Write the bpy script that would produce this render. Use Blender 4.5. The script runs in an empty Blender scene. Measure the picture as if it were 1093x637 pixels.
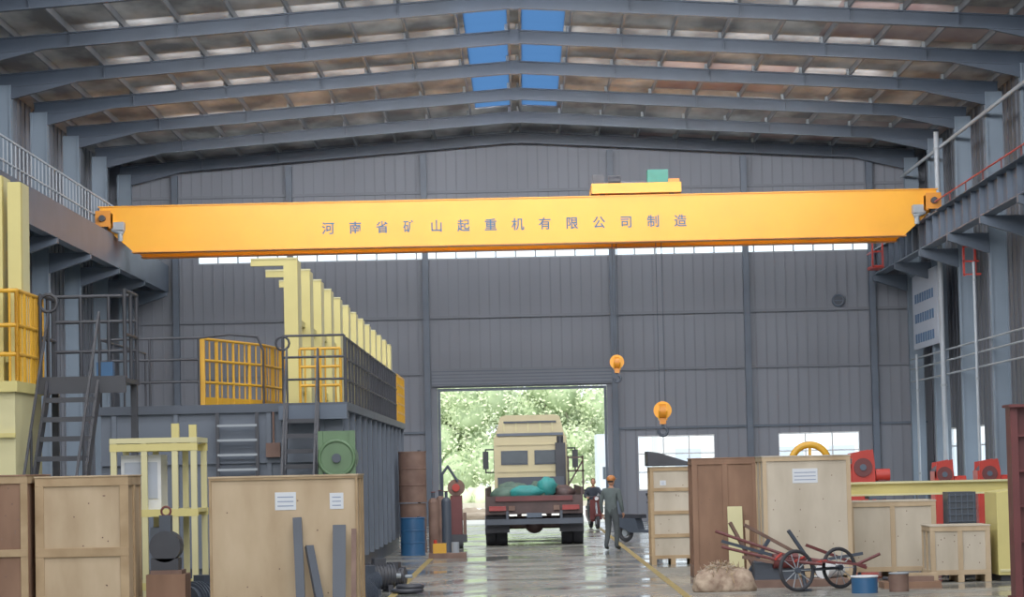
import bpy, math, random
from mathutils import Vector, Matrix
random.seed(7)
scene = bpy.context.scene
scene.view_settings.view_transform = 'Standard'
scene.view_settings.gamma = 1.2

# ------------------------------------------------------------------ materials
def lin(c):
    out = []
    for v in c:
        v = v / 255.0
        out.append(v / 12.92 if v <= 0.04045 else ((v + 0.055) / 1.055) ** 2.4)
    return out

def mat(name, col, rough=0.6, metal=0.0, var=0.15, scale=2.0, bump=0.0, col2=None, stretch=(1, 1, 1), spec=0.5, thr=(0.3, 0.7)):
    m = bpy.data.materials.new(name)
    m.use_nodes = True
    nt = m.node_tree
    b = nt.nodes['Principled BSDF']
    b.inputs['Roughness'].default_value = rough
    b.inputs['Metallic'].default_value = metal
    b.inputs['Specular IOR Level'].default_value = spec
    c = lin(col)
    if col2 is None:
        ca = [max(0, x * (1 - var)) for x in c]
        cb = [min(1, x * (1 + var)) for x in c]
    else:
        ca, cb = c, lin(col2)
    tc = nt.nodes.new('ShaderNodeTexCoord')
    mp = nt.nodes.new('ShaderNodeMapping')
    mp.inputs['Scale'].default_value = stretch
    ns = nt.nodes.new('ShaderNodeTexNoise')
    ns.inputs['Scale'].default_value = scale
    ns.inputs['Detail'].default_value = 5
    ramp = nt.nodes.new('ShaderNodeValToRGB')
    ramp.color_ramp.elements[0].position = thr[0]
    ramp.color_ramp.elements[1].position = thr[1]
    ramp.color_ramp.elements[0].color = (*ca, 1)
    ramp.color_ramp.elements[1].color = (*cb, 1)
    nt.links.new(tc.outputs['Object'], mp.inputs['Vector'])
    nt.links.new(mp.outputs[0], ns.inputs['Vector'])
    nt.links.new(ns.outputs['Fac'], ramp.inputs[0])
    nt.links.new(ramp.outputs[0], b.inputs['Base Color'])
    if bump > 0:
        bp = nt.nodes.new('ShaderNodeBump')
        bp.inputs['Strength'].default_value = bump
        nt.links.new(ns.outputs['Fac'], bp.inputs['Height'])
        nt.links.new(bp.outputs[0], b.inputs['Normal'])
    return m

M = {}
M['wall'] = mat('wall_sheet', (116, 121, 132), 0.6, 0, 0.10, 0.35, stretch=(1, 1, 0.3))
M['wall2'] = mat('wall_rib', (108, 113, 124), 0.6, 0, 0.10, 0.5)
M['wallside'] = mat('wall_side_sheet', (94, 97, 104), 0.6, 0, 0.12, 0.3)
M['steel'] = mat('steel_blue_grey', (76, 88, 104), 0.5, 0.0, 0.15, 1.0)
M['rafter'] = mat('rafter_blue_grey', (58, 70, 86), 0.5, 0.0, 0.15, 1.0)
M['column'] = mat('column_paint', (110, 126, 142), 0.5, 0.0, 0.08, 1.0)
M['steeld'] = mat('steel_dark', (62, 70, 82), 0.5, 0.0, 0.2, 1.0)
M['steell'] = mat('steel_light', (150, 158, 165), 0.5, 0.0, 0.1, 1.0)
M['roof'] = mat('roof_liner', (110, 110, 113), 0.6, 0, 0, 0.9, col2=(206, 206, 206), stretch=(1, 0.35, 1), thr=(.4, .7))  # mottled liner; pale patches also put sunlight glints into the colour
M['roofred'] = mat('roof_liner_red', (126, 98, 98), 0.6, 0, 0, 0.8, col2=(186, 168, 164), stretch=(1, .35, 1))
M['purlin'] = mat('purlin', (108, 112, 118), 0.5, 0.0, 0.2, 1.0)
M['orange'] = mat('crane_orange', (252, 168, 16), 0.4, 0, 0.05, 0.8)
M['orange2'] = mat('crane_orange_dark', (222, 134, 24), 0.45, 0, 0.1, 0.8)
M['blue'] = mat('letter_blue', (48, 92, 122), 0.6)
M['green'] = mat('motor_green', (20, 130, 110), 0.45)
M['green2'] = mat('tank_green', (84, 114, 78), 0.45)
M['black'] = mat('black_paint', (48, 50, 57), 0.5, 0, .25)  # lifted above true black: distance haze is put into the colour
M['rubber'] = mat('rubber', (44, 45, 50), 0.8, 0, .3)
M['cream'] = mat('cream_paint', (214, 200, 122), 0.5, 0, .06, 1.5)
M['creamp'] = mat('cream_pale', (214, 206, 152), 0.5, 0, .06, 1.5)
M['yellow'] = mat('yellow_paint', (220, 160, 34), 0.45, 0, .1, 1.5)
M['red'] = mat('red_paint', (184, 46, 34), 0.45, 0, .15, 2)
M['dred'] = mat('dark_red_paint', (98, 42, 42), 0.5, 0, .15, 2)
M['body'] = mat('machine_grey', (90, 99, 112), 0.5, 0, .12, 1.0)
M['ply'] = mat('plywood', (168, 142, 108), 0.75, 0, 0, 2.2, col2=(200, 176, 142), stretch=(1, 1, 0.35))
M['ply2'] = mat('plywood_pale', (174, 161, 140), 0.75, 0, 0, 2.2, col2=(204, 192, 171), stretch=(1, 1, 0.35))
M['plyb'] = mat('plywood_brown', (114, 82, 62), 0.75, 0, 0, 2.2, col2=(146, 110, 86), stretch=(1, 1, 0.35))
M['batten'] = mat('batten_pine', (154, 126, 90), 0.8, 0, 0, 3, col2=(184, 156, 118))
M['label'] = mat('paper_label', (215, 220, 225), 0.6, 0, .03)
M['ink'] = mat('label_ink', (130, 144, 172), 0.6)
M['rust'] = mat('rusty_steel', (98, 72, 62), 0.7, 0.0, 0, 3, col2=(128, 100, 86))
M['bluep'] = mat('blue_paint', (40, 88, 132), 0.45)
M['glass'] = mat('dark_glass', (56, 64, 72), 0.1)
M['white'] = mat('white_paint', (225, 228, 230), 0.5, 0, .03)
M['pipe'] = mat('galvanised_pipe', (166, 175, 184), 0.45, 0, .05)
M['tarp'] = mat('tarp_teal', (46, 142, 138), 0.6, 0, .25, 3, .3)
M['tarp2'] = mat('tarp_green', (78, 104, 90), 0.7, 0, .25, 3, .3)
M['cab'] = mat('truck_cab_cream', (202, 188, 144), 0.4, 0, .05)
M['chassis'] = mat('truck_chassis', (74, 56, 54), 0.6, 0, .25, 3)
M['tail'] = mat('tail_lamp', (146, 40, 36), 0.3)
M['sack'] = mat('burlap', (136, 110, 92), 0.9, 0, 0, 9, .8, col2=(190, 168, 144))
M['straw'] = mat('straw', (170, 145, 110), 0.9, 0, .25, 5)
M['skin'] = mat('skin', (174, 124, 96), 0.6, 0, .05)
M['jacket'] = mat('work_jacket', (80, 90, 90), 0.85, 0, .15, 6)
M['jacket2'] = mat('work_jacket_dark', (50, 56, 68), 0.85, 0, .15, 6)
M['trouser'] = mat('work_trousers', (62, 68, 70), 0.85, 0, .15, 6)
M['shoe'] = mat('shoe', (38, 36, 34), 0.7)
M['hair'] = mat('hair', (32, 28, 26), 0.8)
M['helmet'] = mat('helmet_orange', (186, 114, 56), 0.35)
M['concrete'] = mat('outside_concrete', (212, 210, 200), 0.9, 0, .06, .4)
M['dirt'] = mat('outside_dirt', (175, 155, 132), 0.95, 0, .2, .6)
M['leaf'] = mat('leaf', (172, 190, 142), 0.8, 0, 0, 0.5, col2=(208, 220, 182))
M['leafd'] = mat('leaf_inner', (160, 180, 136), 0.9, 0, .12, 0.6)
M['bark'] = mat('bark', (165, 160, 145), 0.9)
M['lineY'] = mat('floor_line_yellow', (162, 140, 78), 0.5, 0, .2, 3)
M['sign'] = mat('sign_board', (174, 183, 198), .5, 0, .03)

def floor_mat():
    m = mat('floor_epoxy', (100, 104, 100), 0.3, 0, 0, 0.4, col2=(152, 150, 141), stretch=(1, .35, 1))
    nt = m.node_tree
    b = nt.nodes['Principled BSDF']
    n2 = nt.nodes.new('ShaderNodeTexNoise'); n2.inputs['Scale'].default_value = 0.5; n2.inputs['Detail'].default_value = 6
    tc = [n for n in nt.nodes if n.type == 'TEX_COORD'][0]
    mr = nt.nodes.new('ShaderNodeMapRange')
    mr.inputs['From Min'].default_value = 0.4; mr.inputs['From Max'].default_value = 0.62
    mr.inputs['To Min'].default_value = 0.08; mr.inputs['To Max'].default_value = 0.36
    nt.links.new(tc.outputs['Object'], n2.inputs['Vector'])
    nt.links.new(n2.outputs['Fac'], mr.inputs['Value'])
    nt.links.new(mr.outputs[0], b.inputs['Roughness'])
    bp = nt.nodes.new('ShaderNodeBump'); bp.inputs['Strength'].default_value = 0.05; bp.inputs['Distance'].default_value = .03
    n3 = nt.nodes.new('ShaderNodeTexNoise'); n3.inputs['Scale'].default_value = 1.5
    nt.links.new(tc.outputs['Object'], n3.inputs['Vector'])
    nt.links.new(n3.outputs['Fac'], bp.inputs['Height'])
    nt.links.new(bp.outputs[0], b.inputs['Normal'])
    return m
M['floor'] = floor_mat()

def simple(name, kind, col):
    m = bpy.data.materials.new(name); m.use_nodes = True
    nt = m.node_tree; nt.nodes.clear()
    o = nt.nodes.new('ShaderNodeOutputMaterial'); t = nt.nodes.new(kind)
    t.inputs[0].default_value = (*col, 1)
    nt.links.new(t.outputs[0], o.inputs[0]); return m
M['sky'] = simple('skylight_blue_sheet', 'ShaderNodeBsdfTranslucent', (0.16, 0.27, 0.42))
M['pane'] = simple('window_pane', 'ShaderNodeBsdfTransparent', (0.92, 0.95, 0.97))

# ------------------------------------------------------------------ mesh builder
class MB:
    def __init__(s):
        s.v = []; s.f = []; s.m = []; s.sm = []; s.mats = []
    def mi(s, k):
        if k not in s.mats: s.mats.append(k)
        return s.mats.index(k)
    def add(s, vs, fs, k, smooth=False):
        o = len(s.v); i = s.mi(k)
        s.v += [tuple(p) for p in vs]
        for f in fs:
            s.f.append([o + a for a in f]); s.m.append(i); s.sm.append(smooth)
    def box(s, x0, x1, y0, y1, z0, z1, k):
        vs = [(x0, y0, z0), (x1, y0, z0), (x1, y1, z0), (x0, y1, z0), (x0, y0, z1), (x1, y0, z1), (x1, y1, z1), (x0, y1, z1)]
        s.add(vs, [(0, 3, 2, 1), (4, 5, 6, 7), (0, 1, 5, 4), (1, 2, 6, 5), (2, 3, 7, 6), (3, 0, 4, 7)], k)
    def bar(s, p0, p1, w, h, k):
        p0 = Vector(p0); p1 = Vector(p1); d = (p1 - p0).normalized()
        up = Vector((0, 0, 1)) if abs(d.z) < 0.95 else Vector((0, 1, 0))
        a = d.cross(up).normalized() * w / 2; b = a.cross(d).normalized() * h / 2
        vs = []
        for p in (p0, p1):
            vs += [p - a - b, p + a - b, p + a + b, p - a + b]
        s.add(vs, [(0, 1, 2, 3), (7, 6, 5, 4), (0, 4, 5, 1), (1, 5, 6, 2), (2, 6, 7, 3), (3, 7, 4, 0)], k)
    def cyl(s, p0, p1, r, k, n=12, r2=None, caps=True):
        if r2 is None: r2 = r
        p0 = Vector(p0); p1 = Vector(p1); d = (p1 - p0).normalized()
        up = Vector((0, 0, 1)) if abs(d.z) < 0.9 else Vector((0, 1, 0))
        a = d.cross(up).normalized(); b = d.cross(a).normalized()
        vs = []
        for p, rr in ((p0, r), (p1, r2)):
            for i in range(n):
                t = 2 * math.pi * i / n
                vs.append(p + a * math.cos(t) * rr + b * math.sin(t) * rr)
        s.add(vs, [(i, (i + 1) % n, n + (i + 1) % n, n + i) for i in range(n)], k, True)
        if caps:
            s.add(vs[:n], [list(range(n))[::-1]], k); s.add(vs[n:], [list(range(n))], k)
    def pipe(s, pts, r, k, n=8):
        for a, b in zip(pts[:-1], pts[1:]): s.cyl(a, b, r, k, n)
        for p in pts[1:-1]: s.ell(p, (r, r, r), k, 8, 5)
    def prism(s, poly, axis, a0, a1, k):
        n = len(poly); vs = []
        for a in (a0, a1):
            for (u, w) in poly:
                vs.append({'x': (a, u, w), 'y': (u, a, w), 'z': (u, w, a)}[axis])
        fs = [list(range(n))[::-1], list(range(n, 2 * n))] + [(i, (i + 1) % n, n + (i + 1) % n, n + i) for i in range(n)]
        s.add(vs, fs, k)
    def torus(s, c, ax, R, r, k, n=28, m=8, a0=0, a1=2 * math.pi):
        c = Vector(c); ax = Vector(ax).normalized()
        up = Vector((0, 0, 1)) if abs(ax.z) < 0.9 else Vector((0, 1, 0))
        a = ax.cross(up).normalized(); b = a.cross(ax).normalized()
        full = abs(a1 - a0 - 2 * math.pi) < 1e-4
        cnt = n if full else n + 1
        vs = []
        for i in range(cnt):
            t = a0 + (a1 - a0) * i / n
            dr = a * math.cos(t) + b * math.sin(t)
            for j in range(m):
                q = 2 * math.pi * j / m
                vs.append(c + dr * (R + r * math.cos(q)) + ax * r * math.sin(q))
        fs = []
        for i in range(n):
            i2 = (i + 1) % cnt
            for j in range(m):
                j2 = (j + 1) % m
                fs.append((i * m + j, i2 * m + j, i2 * m + j2, i * m + j2))
        s.add(vs, fs, k, True)
    def ell(s, c, r, k, n=16, m=10, jit=0.0):
        vs = [(c[0], c[1], c[2] - r[2])]
        for j in range(1, m):
            ph = -math.pi / 2 + math.pi * j / m
            for i in range(n):
                t = 2 * math.pi * i / n; q = 1 + random.uniform(-jit, jit)
                vs.append((c[0] + r[0] * math.cos(ph) * math.cos(t) * q, c[1] + r[1] * math.cos(ph) * math.sin(t) * q, c[2] + r[2] * math.sin(ph) * q))
        vs.append((c[0], c[1], c[2] + r[2])); L = len(vs) - 1
        fs = [(0, 1 + (i + 1) % n, 1 + i) for i in range(n)]
        for j in range(m - 2):
            for i in range(n):
                fs.append((1 + j * n + i, 1 + j * n + (i + 1) % n, 1 + (j + 1) * n + (i + 1) % n, 1 + (j + 1) * n + i))
        fs += [(L, 1 + (m - 2) * n + i, 1 + (m - 2) * n + (i + 1) % n) for i in range(n)]
        s.add(vs, fs, k, True)
    def done(s, name, bevel=0.0, parent=None, rotz=0.0):
        xs = [p[0] for p in s.v]; ys = [p[1] for p in s.v]; zs = [p[2] for p in s.v]
        o = Vector(((min(xs) + max(xs)) / 2, (min(ys) + max(ys)) / 2, min(zs)))
        me = bpy.data.meshes.new(name)
        me.from_pydata([tuple(Vector(p) - o) for p in s.v], [], s.f)
        for k in s.mats: me.materials.append(M[k])
        me.polygons.foreach_set('material_index', s.m)
        me.polygons.foreach_set('use_smooth', s.sm)
        me.update()
        ob = bpy.data.objects.new(name, me)
        scene.collection.objects.link(ob)
        ob.location = o; ob.rotation_euler = (0, 0, rotz)
        if bevel > 0:
            bv = ob.modifiers.new('bevel', 'BEVEL'); bv.width = bevel; bv.segments = 2; bv.limit_method = 'ANGLE'; bv.angle_limit = 0.9
        if parent:
            ob.parent = parent
            ob.location = o - parent.location
        return ob

def empty(name, loc=(0, 0, 0)):
    e = bpy.data.objects.new(name, None); e.location = loc
    scene.collection.objects.link(e); return e

# ------------------------------------------------------------------ hall dims
D = 103.0      # far gable wall
Y0 = -10.0     # open end behind the viewpoint
HW = 15.0
def fb(x): return 13.88 - abs(x) / 14.4 * 0.95   # soffit of the rafters
RD = .38                                          # rafter depth
def roof_z(x): return fb(x) + RD + .2

b = MB(); b.box(-HW - .3, HW + .3, Y0, D + .3, -0.3, 0, 'floor'); b.done('floor')
b = MB(); b.box(-60, 60, D + .3, 300, -0.35, -0.02, 'concrete'); b.done('ground_outside')
b = MB(); b.box(-60, 60, 148, 149, -0.02, .25, 'bark'); b.done('road_curb')
b = MB()
for x in (-2.15, 2.45):
    b.box(x - .06, x + .06, 20, 98, 0.001, 0.006, 'lineY')
b.done('trim_floor_lines')

def wall_plane(axis, pos, thick, a0, a1, z1fn, openings, k, kr, ribstep, ribside, name, z0=0):
    b = MB()
    cuts = sorted(set([a0, a1] + [o[0] for o in openings] + [o[1] for o in openings] + ([0.0] if a0 < 0 < a1 else [])))
    def bx(u0, u1, w0, w1, p0, p1, kk):
        if axis == 'x': b.box(u0, u1, p0, p1, w0, w1, kk)
        else: b.box(p0, p1, u0, u1, w0, w1, kk)
    def spans(u0, u1):
        um = (u0 + u1) / 2
        ops = sorted([(o[2], o[3]) for o in openings if o[0] < um < o[1]])
        z = z0; out = []
        for (c0, c1) in ops:
            if c0 > z: out.append((z, c0, False))
            z = c1
        out.append((z, None, True)); return out
    for u0, u1 in zip(cuts[:-1], cuts[1:]):
        for (c0, c1, top) in spans(u0, u1):
            if not top: bx(u0, u1, c0, c1, pos, pos + thick, k)
            else:
                t0, t1 = z1fn(u0), z1fn(u1)
                if axis == 'x': b.prism([(u0, c0), (u1, c0), (u1, t1), (u0, t0)], 'y', pos, pos + thick, k)
                else: b.box(pos, pos + thick, u0, u1, c0, t0, k)
    u = a0 + ribstep
    while u < a1 - .05:
        for (c0, c1, top) in spans(u - .001, u + .001):
            if top: c1 = z1fn(u) - .05
            if ribside < 0: bx(u - .03, u + .03, c0, c1, pos - .035, pos, kr)
            else: bx(u - .03, u + .03, c0, c1, pos + thick, pos + thick + .035, kr)
        u += ribstep
    return b.done(name)

backop = [(-3.1, 3.1, 0, 5.0), (4.2, 7.0, 1.1, 3.1), (9.35, 12.3, 1.1, 3.1), (-11.8, 13.0, 9.72, 10.9)]
wall_plane('x', D, .2, -HW, HW, roof_z, backop, 'wall', 'wall2', .375, -1, 'wall_back')
sideop = [(85.5, 89.5, 1.1, 3.1), (91.5, 95.5, 1.1, 3.1), (97.5, 101.5, 1.1, 3.1)]
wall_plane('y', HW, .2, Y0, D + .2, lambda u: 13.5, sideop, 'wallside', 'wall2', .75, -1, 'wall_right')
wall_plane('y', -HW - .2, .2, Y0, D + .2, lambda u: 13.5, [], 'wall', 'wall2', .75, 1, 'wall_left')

b = MB()
for x in (-12.6, -8.4, -3.45, 3.4, 8.3, 12.9):
    b.box(x - .11, x + .11, D - .32, D - .04, 0, fb(x) - .05, 'steel')
b.box(-3.3, 3.3, D - .2, D - .04, 5.06, 5.7, 'wall2')
for i in range(5): b.box(-3.3, 3.3, D - .22, D - .2, 5.1 + i * .12, 5.14 + i * .12, 'steel')
b.done('trim_gable_posts')
b = MB()
for z in (7.6, 12.2):
    b.box(-14.8, 14.8, D - .12, D - .036, z - .05, z + .05, 'wall2')
for x0, x1 in ((-14.8, -3.5), (3.5, 14.8)):
    b.box(x0, x1, D - .12, D - .036, 5.5, 5.58, 'wall2')
    b.box(x0, x1, D - .12, D - .036, 3.35, 3.43, 'steel')
b.done('trim_girts')
b = MB()
b.box(-3.09, -3.0, D - .02, D + .25, 0, 4.98, 'steel'); b.box(3.0, 3.09, D - .02, D + .25, 0, 4.98, 'steel')
b.box(-3.0, 3.0, D - .02, D + .25, 4.88, 4.98, 'steel')
b.done('door_1')
def window(name, u0, u1, z0, z1, axis='x', pos=D, nm=3, hm=1, k='white'):
    b = MB(); t = .05
    def bx(a0, a1, c0, c1, p0, p1, kk):
        if axis == 'x': b.box(a0, a1, p0, p1, c0, c1, kk)
        else: b.box(p0, p1, a0, a1, c0, c1, kk)
    bx(u0, u1, z0, z0 + t, pos, pos + .12, k); bx(u0, u1, z1 - t, z1, pos, pos + .12, k)
    for i in range(nm + 1):
        u = u0 + (u1 - u0) * i / nm
        bx(max(u0, u - t / 2), min(u1, u + t / 2), z0, z1, pos + .01, pos + .11, k)
    for j in range(1, hm + 1):
        z = z0 + (z1 - z0) * (0.68 if hm == 1 else j / (hm + 1))
        bx(u0, u1, z - t / 2, z + t / 2, pos + .02, pos + .1, k)
    bx(u0, u1, z0, z1, pos + .055, pos + .06, 'pane')
    b.done(name)
window('window_1', 4.2, 7.0, 1.1, 3.1, hm=2)
window('window_2', 9.35, 12.3, 1.1, 3.1, hm=2)
window('window_3', -11.8, 13.0, 9.72, 10.9, nm=34, hm=0, k='steell')
for i, o in enumerate(sideop): window('window_%d' % (i + 4), o[0], o[1], 1.1, 3.1, 'y', HW, 3, 1)

frames_y = [D - .9 - 6 * i for i in range(18)]
b = MB()
SK0, SK1 = 0.2, 1.4
ycuts = [Y0] + sorted(y for y in frames_y if y > Y0 + .5) + [D + .3]
for sgn in (-1, 1):
    for i, (ya, yb) in enumerate(zip(ycuts[:-1], ycuts[1:])):
        def slab(xa, xb, k, th=.12, dz=0):
            xa_, xb_ = sgn * xa, sgn * xb
            b.prism([(xa_, roof_z(xa) + dz), (xb_, roof_z(xb) + dz), (xb_, roof_z(xb) + th + dz), (xa_, roof_z(xa) + th + dz)], 'y', ya, yb, k)
        slab(0, SK0, 'roof')
        slab(SK1, 4.5, 'roof')
        slab(4.5, 8.5, 'roofred' if (sgn > 0 and i % 3 == 0) else 'roof')
        slab(8.5, HW + .4, 'roofred' if (sgn > 0 and i % 4 == 1) else 'roof')
        if yb < 98: slab(SK0, SK1, 'sky', .01, .05)
        else: slab(SK0, SK1, 'roof')
b.done('ceiling')
b = MB()
for sgn in (-1, 1):
    for i in range(11):
        x = .15 + i * 1.42
        z = roof_z(x)
        b.box(sgn * x - .03, sgn * x + .03, Y0, D, z - .2, z - .005, 'purlin')
b.done('trim_purlins')
b = MB()
for y in frames_y:
    for sgn in (-1, 1):
        x0, x1 = 0, 14.5
        def pr(d0, d1, ya, yb, k):
            b.prism([(sgn * x0, fb(x0) + d0), (sgn * x1, fb(x1) + d0), (sgn * x1, fb(x1) + d1), (sgn * x0, fb(x0) + d1)], 'y', ya, yb, k)
        pr(0, .035, y - .11, y + .11, 'rafter')
        pr(RD - .035, RD, y - .11, y + .11, 'rafter')
        pr(.035, RD - .035, y - .01, y + .01, 'rafter')
        b.prism([(sgn * 12.2, fb(12.2) - .005), (sgn * 14.2, fb(14.2) - .35), (sgn * 14.2, fb(14.2) - .005)], 'y', y - .09, y + .09, 'rafter')
        for i in range(10):
            x = .15 + i * 1.42
            b.box(sgn * x - .12, sgn * x - .04, y - .07, y + .07, fb(x) + RD, roof_z(x) - .03, 'steell')
        for xx in (3.0, 5.85, 8.7, 11.5):
            b.box(sgn * xx - .01, sgn * xx + .01, y - .1, y + .1, fb(xx) + .02, fb(xx) + RD, 'rafter')
            b.bar((sgn * xx, y + .1, fb(xx) + .05), (sgn * xx + .02, y + .7, roof_z(xx) - .18), .035, .035, 'steell')
    b.box(-.12, .12, y - .13, y + .13, fb(0) - .03, fb(0) + RD, 'rafter')
b.done('trim_roof_frames')
b = MB()
for y in frames_y:
    for sgn in (-1, 1):
        xc = 14.35 * sgn; zt = 13.0
        b.box(xc - .25, xc - .2, y - .16, y + .16, 0, zt, 'column')
        b.box(xc + .2, xc + .25, y - .16, y + .16, 0, zt, 'column')
        b.box(xc - .2, xc + .2, y - .12, y - .09, 0, zt, 'column')
        xi = 12.85 * sgn
        b.prism([(xc - .26 * sgn, 8.75), (xi, 8.75), (xi, 8.55), (xc - .26 * sgn, 8.15)], 'y', y - .12, y + .12, 'steel')
b.done('trim_columns')

for sgn in (-1, 1):
    b = MB(); xc = 13.1 * sgn
    b.box(xc - .22, xc + .22, Y0 + 2, D - .4, 9.62, 9.66, 'steel')
    b.box(xc - .18, xc + .18, Y0 + 2, D - .4, 8.76, 8.80, 'steel')
    b.box(xc - .02, xc + .02, Y0 + 2, D - .4, 8.80, 9.62, 'steel')
    b.box(xc - .04, xc + .04, Y0 + 2, D - .4, 9.66, 9.76, 'steeld')
    y = Y0 + 3
    while y < D - 1:
        b.box(xc - .17, xc + .17, y, y + .015, 8.80, 9.62, 'steel'); y += 1.5
    if sgn > 0:
        b.cyl((xc - .3, Y0 + 2, 9.9), (xc - .3, 86, 9.9), .025, 'red', 6)
        y = Y0 + 3
        while y < 86:
            b.box(xc - .32, xc - .28, y, y + .03, 9.64, 9.9, 'dred'); y += 3
        b.box(xc - .32, xc - .2, Y0 + 2, 86, 9.62, 9.64, 'steel')
    else:
        b.box(xc + .2, xc + .25, Y0 + 2, D - .4, 8.7, 9.7, 'steel')
    b.done('crane_runway_beam')
b = MB()
b.box(-14.95, -13.35, Y0 + 2, D - .4, 9.66, 9.74, 'steeld')
b.box(-13.4, -13.34, 40, D - .4, 9.5, 9.9, 'wallside')
y = 55
while y < 95:
    b.box(-13.43, -13.40, y, y + .03, 9.74, 10.95, 'pipe'); y += .6
b.box(-13.44, -13.39, 55, 95, 10.93, 10.98, 'pipe')
b.box(-13.44, -13.39, 55, 95, 10.3, 10.34, 'pipe')
b.done('walkway_railing')

b = MB()
for z in (5.6, 5.25, 4.8):
    b.cyl((14.0, 30, z), (14.0, D - 2, z), .03, 'steell', 8)
b.cyl((13.98, 30, 12.3), (13.98, D - 1, 12.3), .06, 'pipe', 8)
b.done('wall_pipes')
for y, x, z1 in ((92.4, 13.86, 12.8), (98.5, 13.85, 5.7), (85.5, 13.85, 8.0)):
    b = MB(); r = .085 if z1 > 9 else .045
    b.cyl((x, y, 0), (x, y, z1), r, 'pipe', 12)
    for z in (1.5, 4.4, z1 - .6): b.cyl((x, y, z), (x, y, z + .08), r * 1.3, 'steell', 12)
    b.done('downpipe')
b = MB()
b.box(13.98, 14.04, 94.2, 100.0, 5.9, 8.5, 'sign')
for j in range(3):
    for i in range(8):
        y = 95.0 + i * .58
        b.box(13.965, 13.98, y, y + .34, 7.5 - j * .7, 7.82 - j * .7, 'bluep')
b.box(14.04, 14.09, 95.9, 96.3, 6.1, 8.2, 'steel')
b.done('wall_sign')
b = MB()
for x in (12.35, 12.7, 13.4):
    b.box(x - .03, x + .03, 98, 98.06, 8.8, 10.2, 'red')
for z in (8.8, 9.3, 9.85, 10.2):
    b.box(12.35, 12.7, 98, 98.05, z - .025, z + .025, 'red')
    b.box(12.33, 12.38, 98, 99.5, z - .025, z + .025, 'red')
b.box(12.35, 12.75, 98, 99.5, 8.74, 8.79, 'red')
b.done('maintenance_cage')
b = MB()
b.box(13.6, 13.66, 86, 86.08, 7.6, 8.5, 'red'); b.box(13.95, 14.01, 86, 86.08, 7.6, 8.5, 'red')
for z in (7.65, 8.05, 8.5): b.box(13.6, 14.1, 86, 86.05, z - .025, z + .02, 'red')
b.box(13.9, 14.1, 85.7, 86.1, 7.6, 7.66, 'red')
b.done('wall_ladder_bracket')
b = MB(); b.cyl((11.65, D - .14, 7.9), (11.65, D - .03, 7.9), .2, 'steeld', 20); b.torus((11.65, D - .15, 7.9), (0, 1, 0), .2, .04, 'steel'); b.box(11.5, 11.8, D - .16, D - .13, 7.88, 7.92, 'steel'); b.done('wall_vent')

# ------------------------------------------------------------------ overhead crane
crane = empty('overhead_bridge_crane', (0, 90, 9.76))
b = MB()
def girder(ya, yb):
    x0, x1 = -13.3, 13.3; zt, zb, ze = 10.57, 9.14, 9.98
    b.prism([(x0, ze), (x0 + .15, ze - .05), (x0 + 1.05, zb), (x1 - 1.05, zb), (x1 - .15, ze - .05), (x1, ze), (x1, zt), (x0, zt)], 'y', ya, yb, 'orange')
    b.box(x0 - .05, x1 + .05, ya - .06, yb + .06, zt, zt + .03, 'orange')
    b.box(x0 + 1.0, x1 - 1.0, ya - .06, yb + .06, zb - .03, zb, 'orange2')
girder(89.0, 89.5); girder(91.2, 91.7)
b.done('girders', parent=crane)
b = MB()
for sgn in (-1, 1):
    xc = 13.1 * sgn
    b.box(xc - .22, xc + .22, 88.3, 92.4, 9.98, 10.35, 'orange')
    b.box(xc - .24, xc + .24, 88.28, 88.34, 9.9, 10.4, 'orange2')
    for y in (88.6, 92.0):
        b.cyl((xc - .07, y, 9.98), (xc + .07, y, 9.98), .21, 'steeld', 20)
        b.cyl((xc - .2, y, 9.98), (xc + .2, y, 9.98), .07, 'steell', 12)
        b.box(xc - .22, xc - .18, y - .3, y + .3, 9.85, 10.35, 'orange2'); b.box(xc + .18, xc + .22, y - .3, y + .3, 9.85, 10.35, 'orange2')
    b.cyl((xc, 88.34, 10.15), (xc, 88.05, 10.15), .1, 'black', 12)
    xa = xc - .62 if sgn > 0 else xc + .3
    b.box(xa, xa + .32, 88.45, 88.9, 9.8, 10.05, 'steell')
    b.cyl((xc - .25 * sgn, 88.6, 9.85), (xc - .6 * sgn, 88.6, 9.7), .09, 'steell', 14)
    b.cyl((xc - .5 * sgn, 88.6, 9.75), (xc - .5 * sgn, 88.6, 9.45), .08, 'steell', 14)
b.done('end_trucks', parent=crane)
b = MB()
b.box(2.35, 5.2, 88.9, 91.8, 10.66, 10.72, 'orange')
b.box(2.35, 5.2, 88.88, 88.96, 10.66, 10.98, 'orange'); b.box(2.35, 5.2, 91.74, 91.82, 10.66, 10.98, 'orange')
b.box(2.35, 2.43, 88.9, 91.8, 10.66, 10.98, 'orange'); b.box(5.12, 5.2, 88.9, 91.8, 10.66, 10.98, 'orange')
for x in (2.7, 4.9):
    for y in (89.25, 91.45): b.cyl((x, y - .05, 10.66), (x, y + .05, 10.66), .08, 'steeld', 16)
b.box(4.15, 4.8, 89.2, 90.0, 10.98, 11.42, 'green'); b.box(4.22, 4.73, 89.18, 89.2, 11.04, 11.36, 'green')
b.cyl((2.9, 89.5, 11.12), (3.3, 89.5, 11.12), .17, 'black', 16); b.box(2.4, 2.75, 89.3, 89.7, 10.95, 11.3, 'black')
b.box(2.9, 3.4, 89.3, 89.7, 10.72, 11.0, 'black')
b.cyl((2.9, 90.4, 11.0), (4.7, 90.4, 11.0), .2, 'steeld', 20)
b.box(4.8, 5.15, 89.0, 89.4, 10.98, 11.1, 'orange2')
b.done('trolley', parent=crane)
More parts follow.
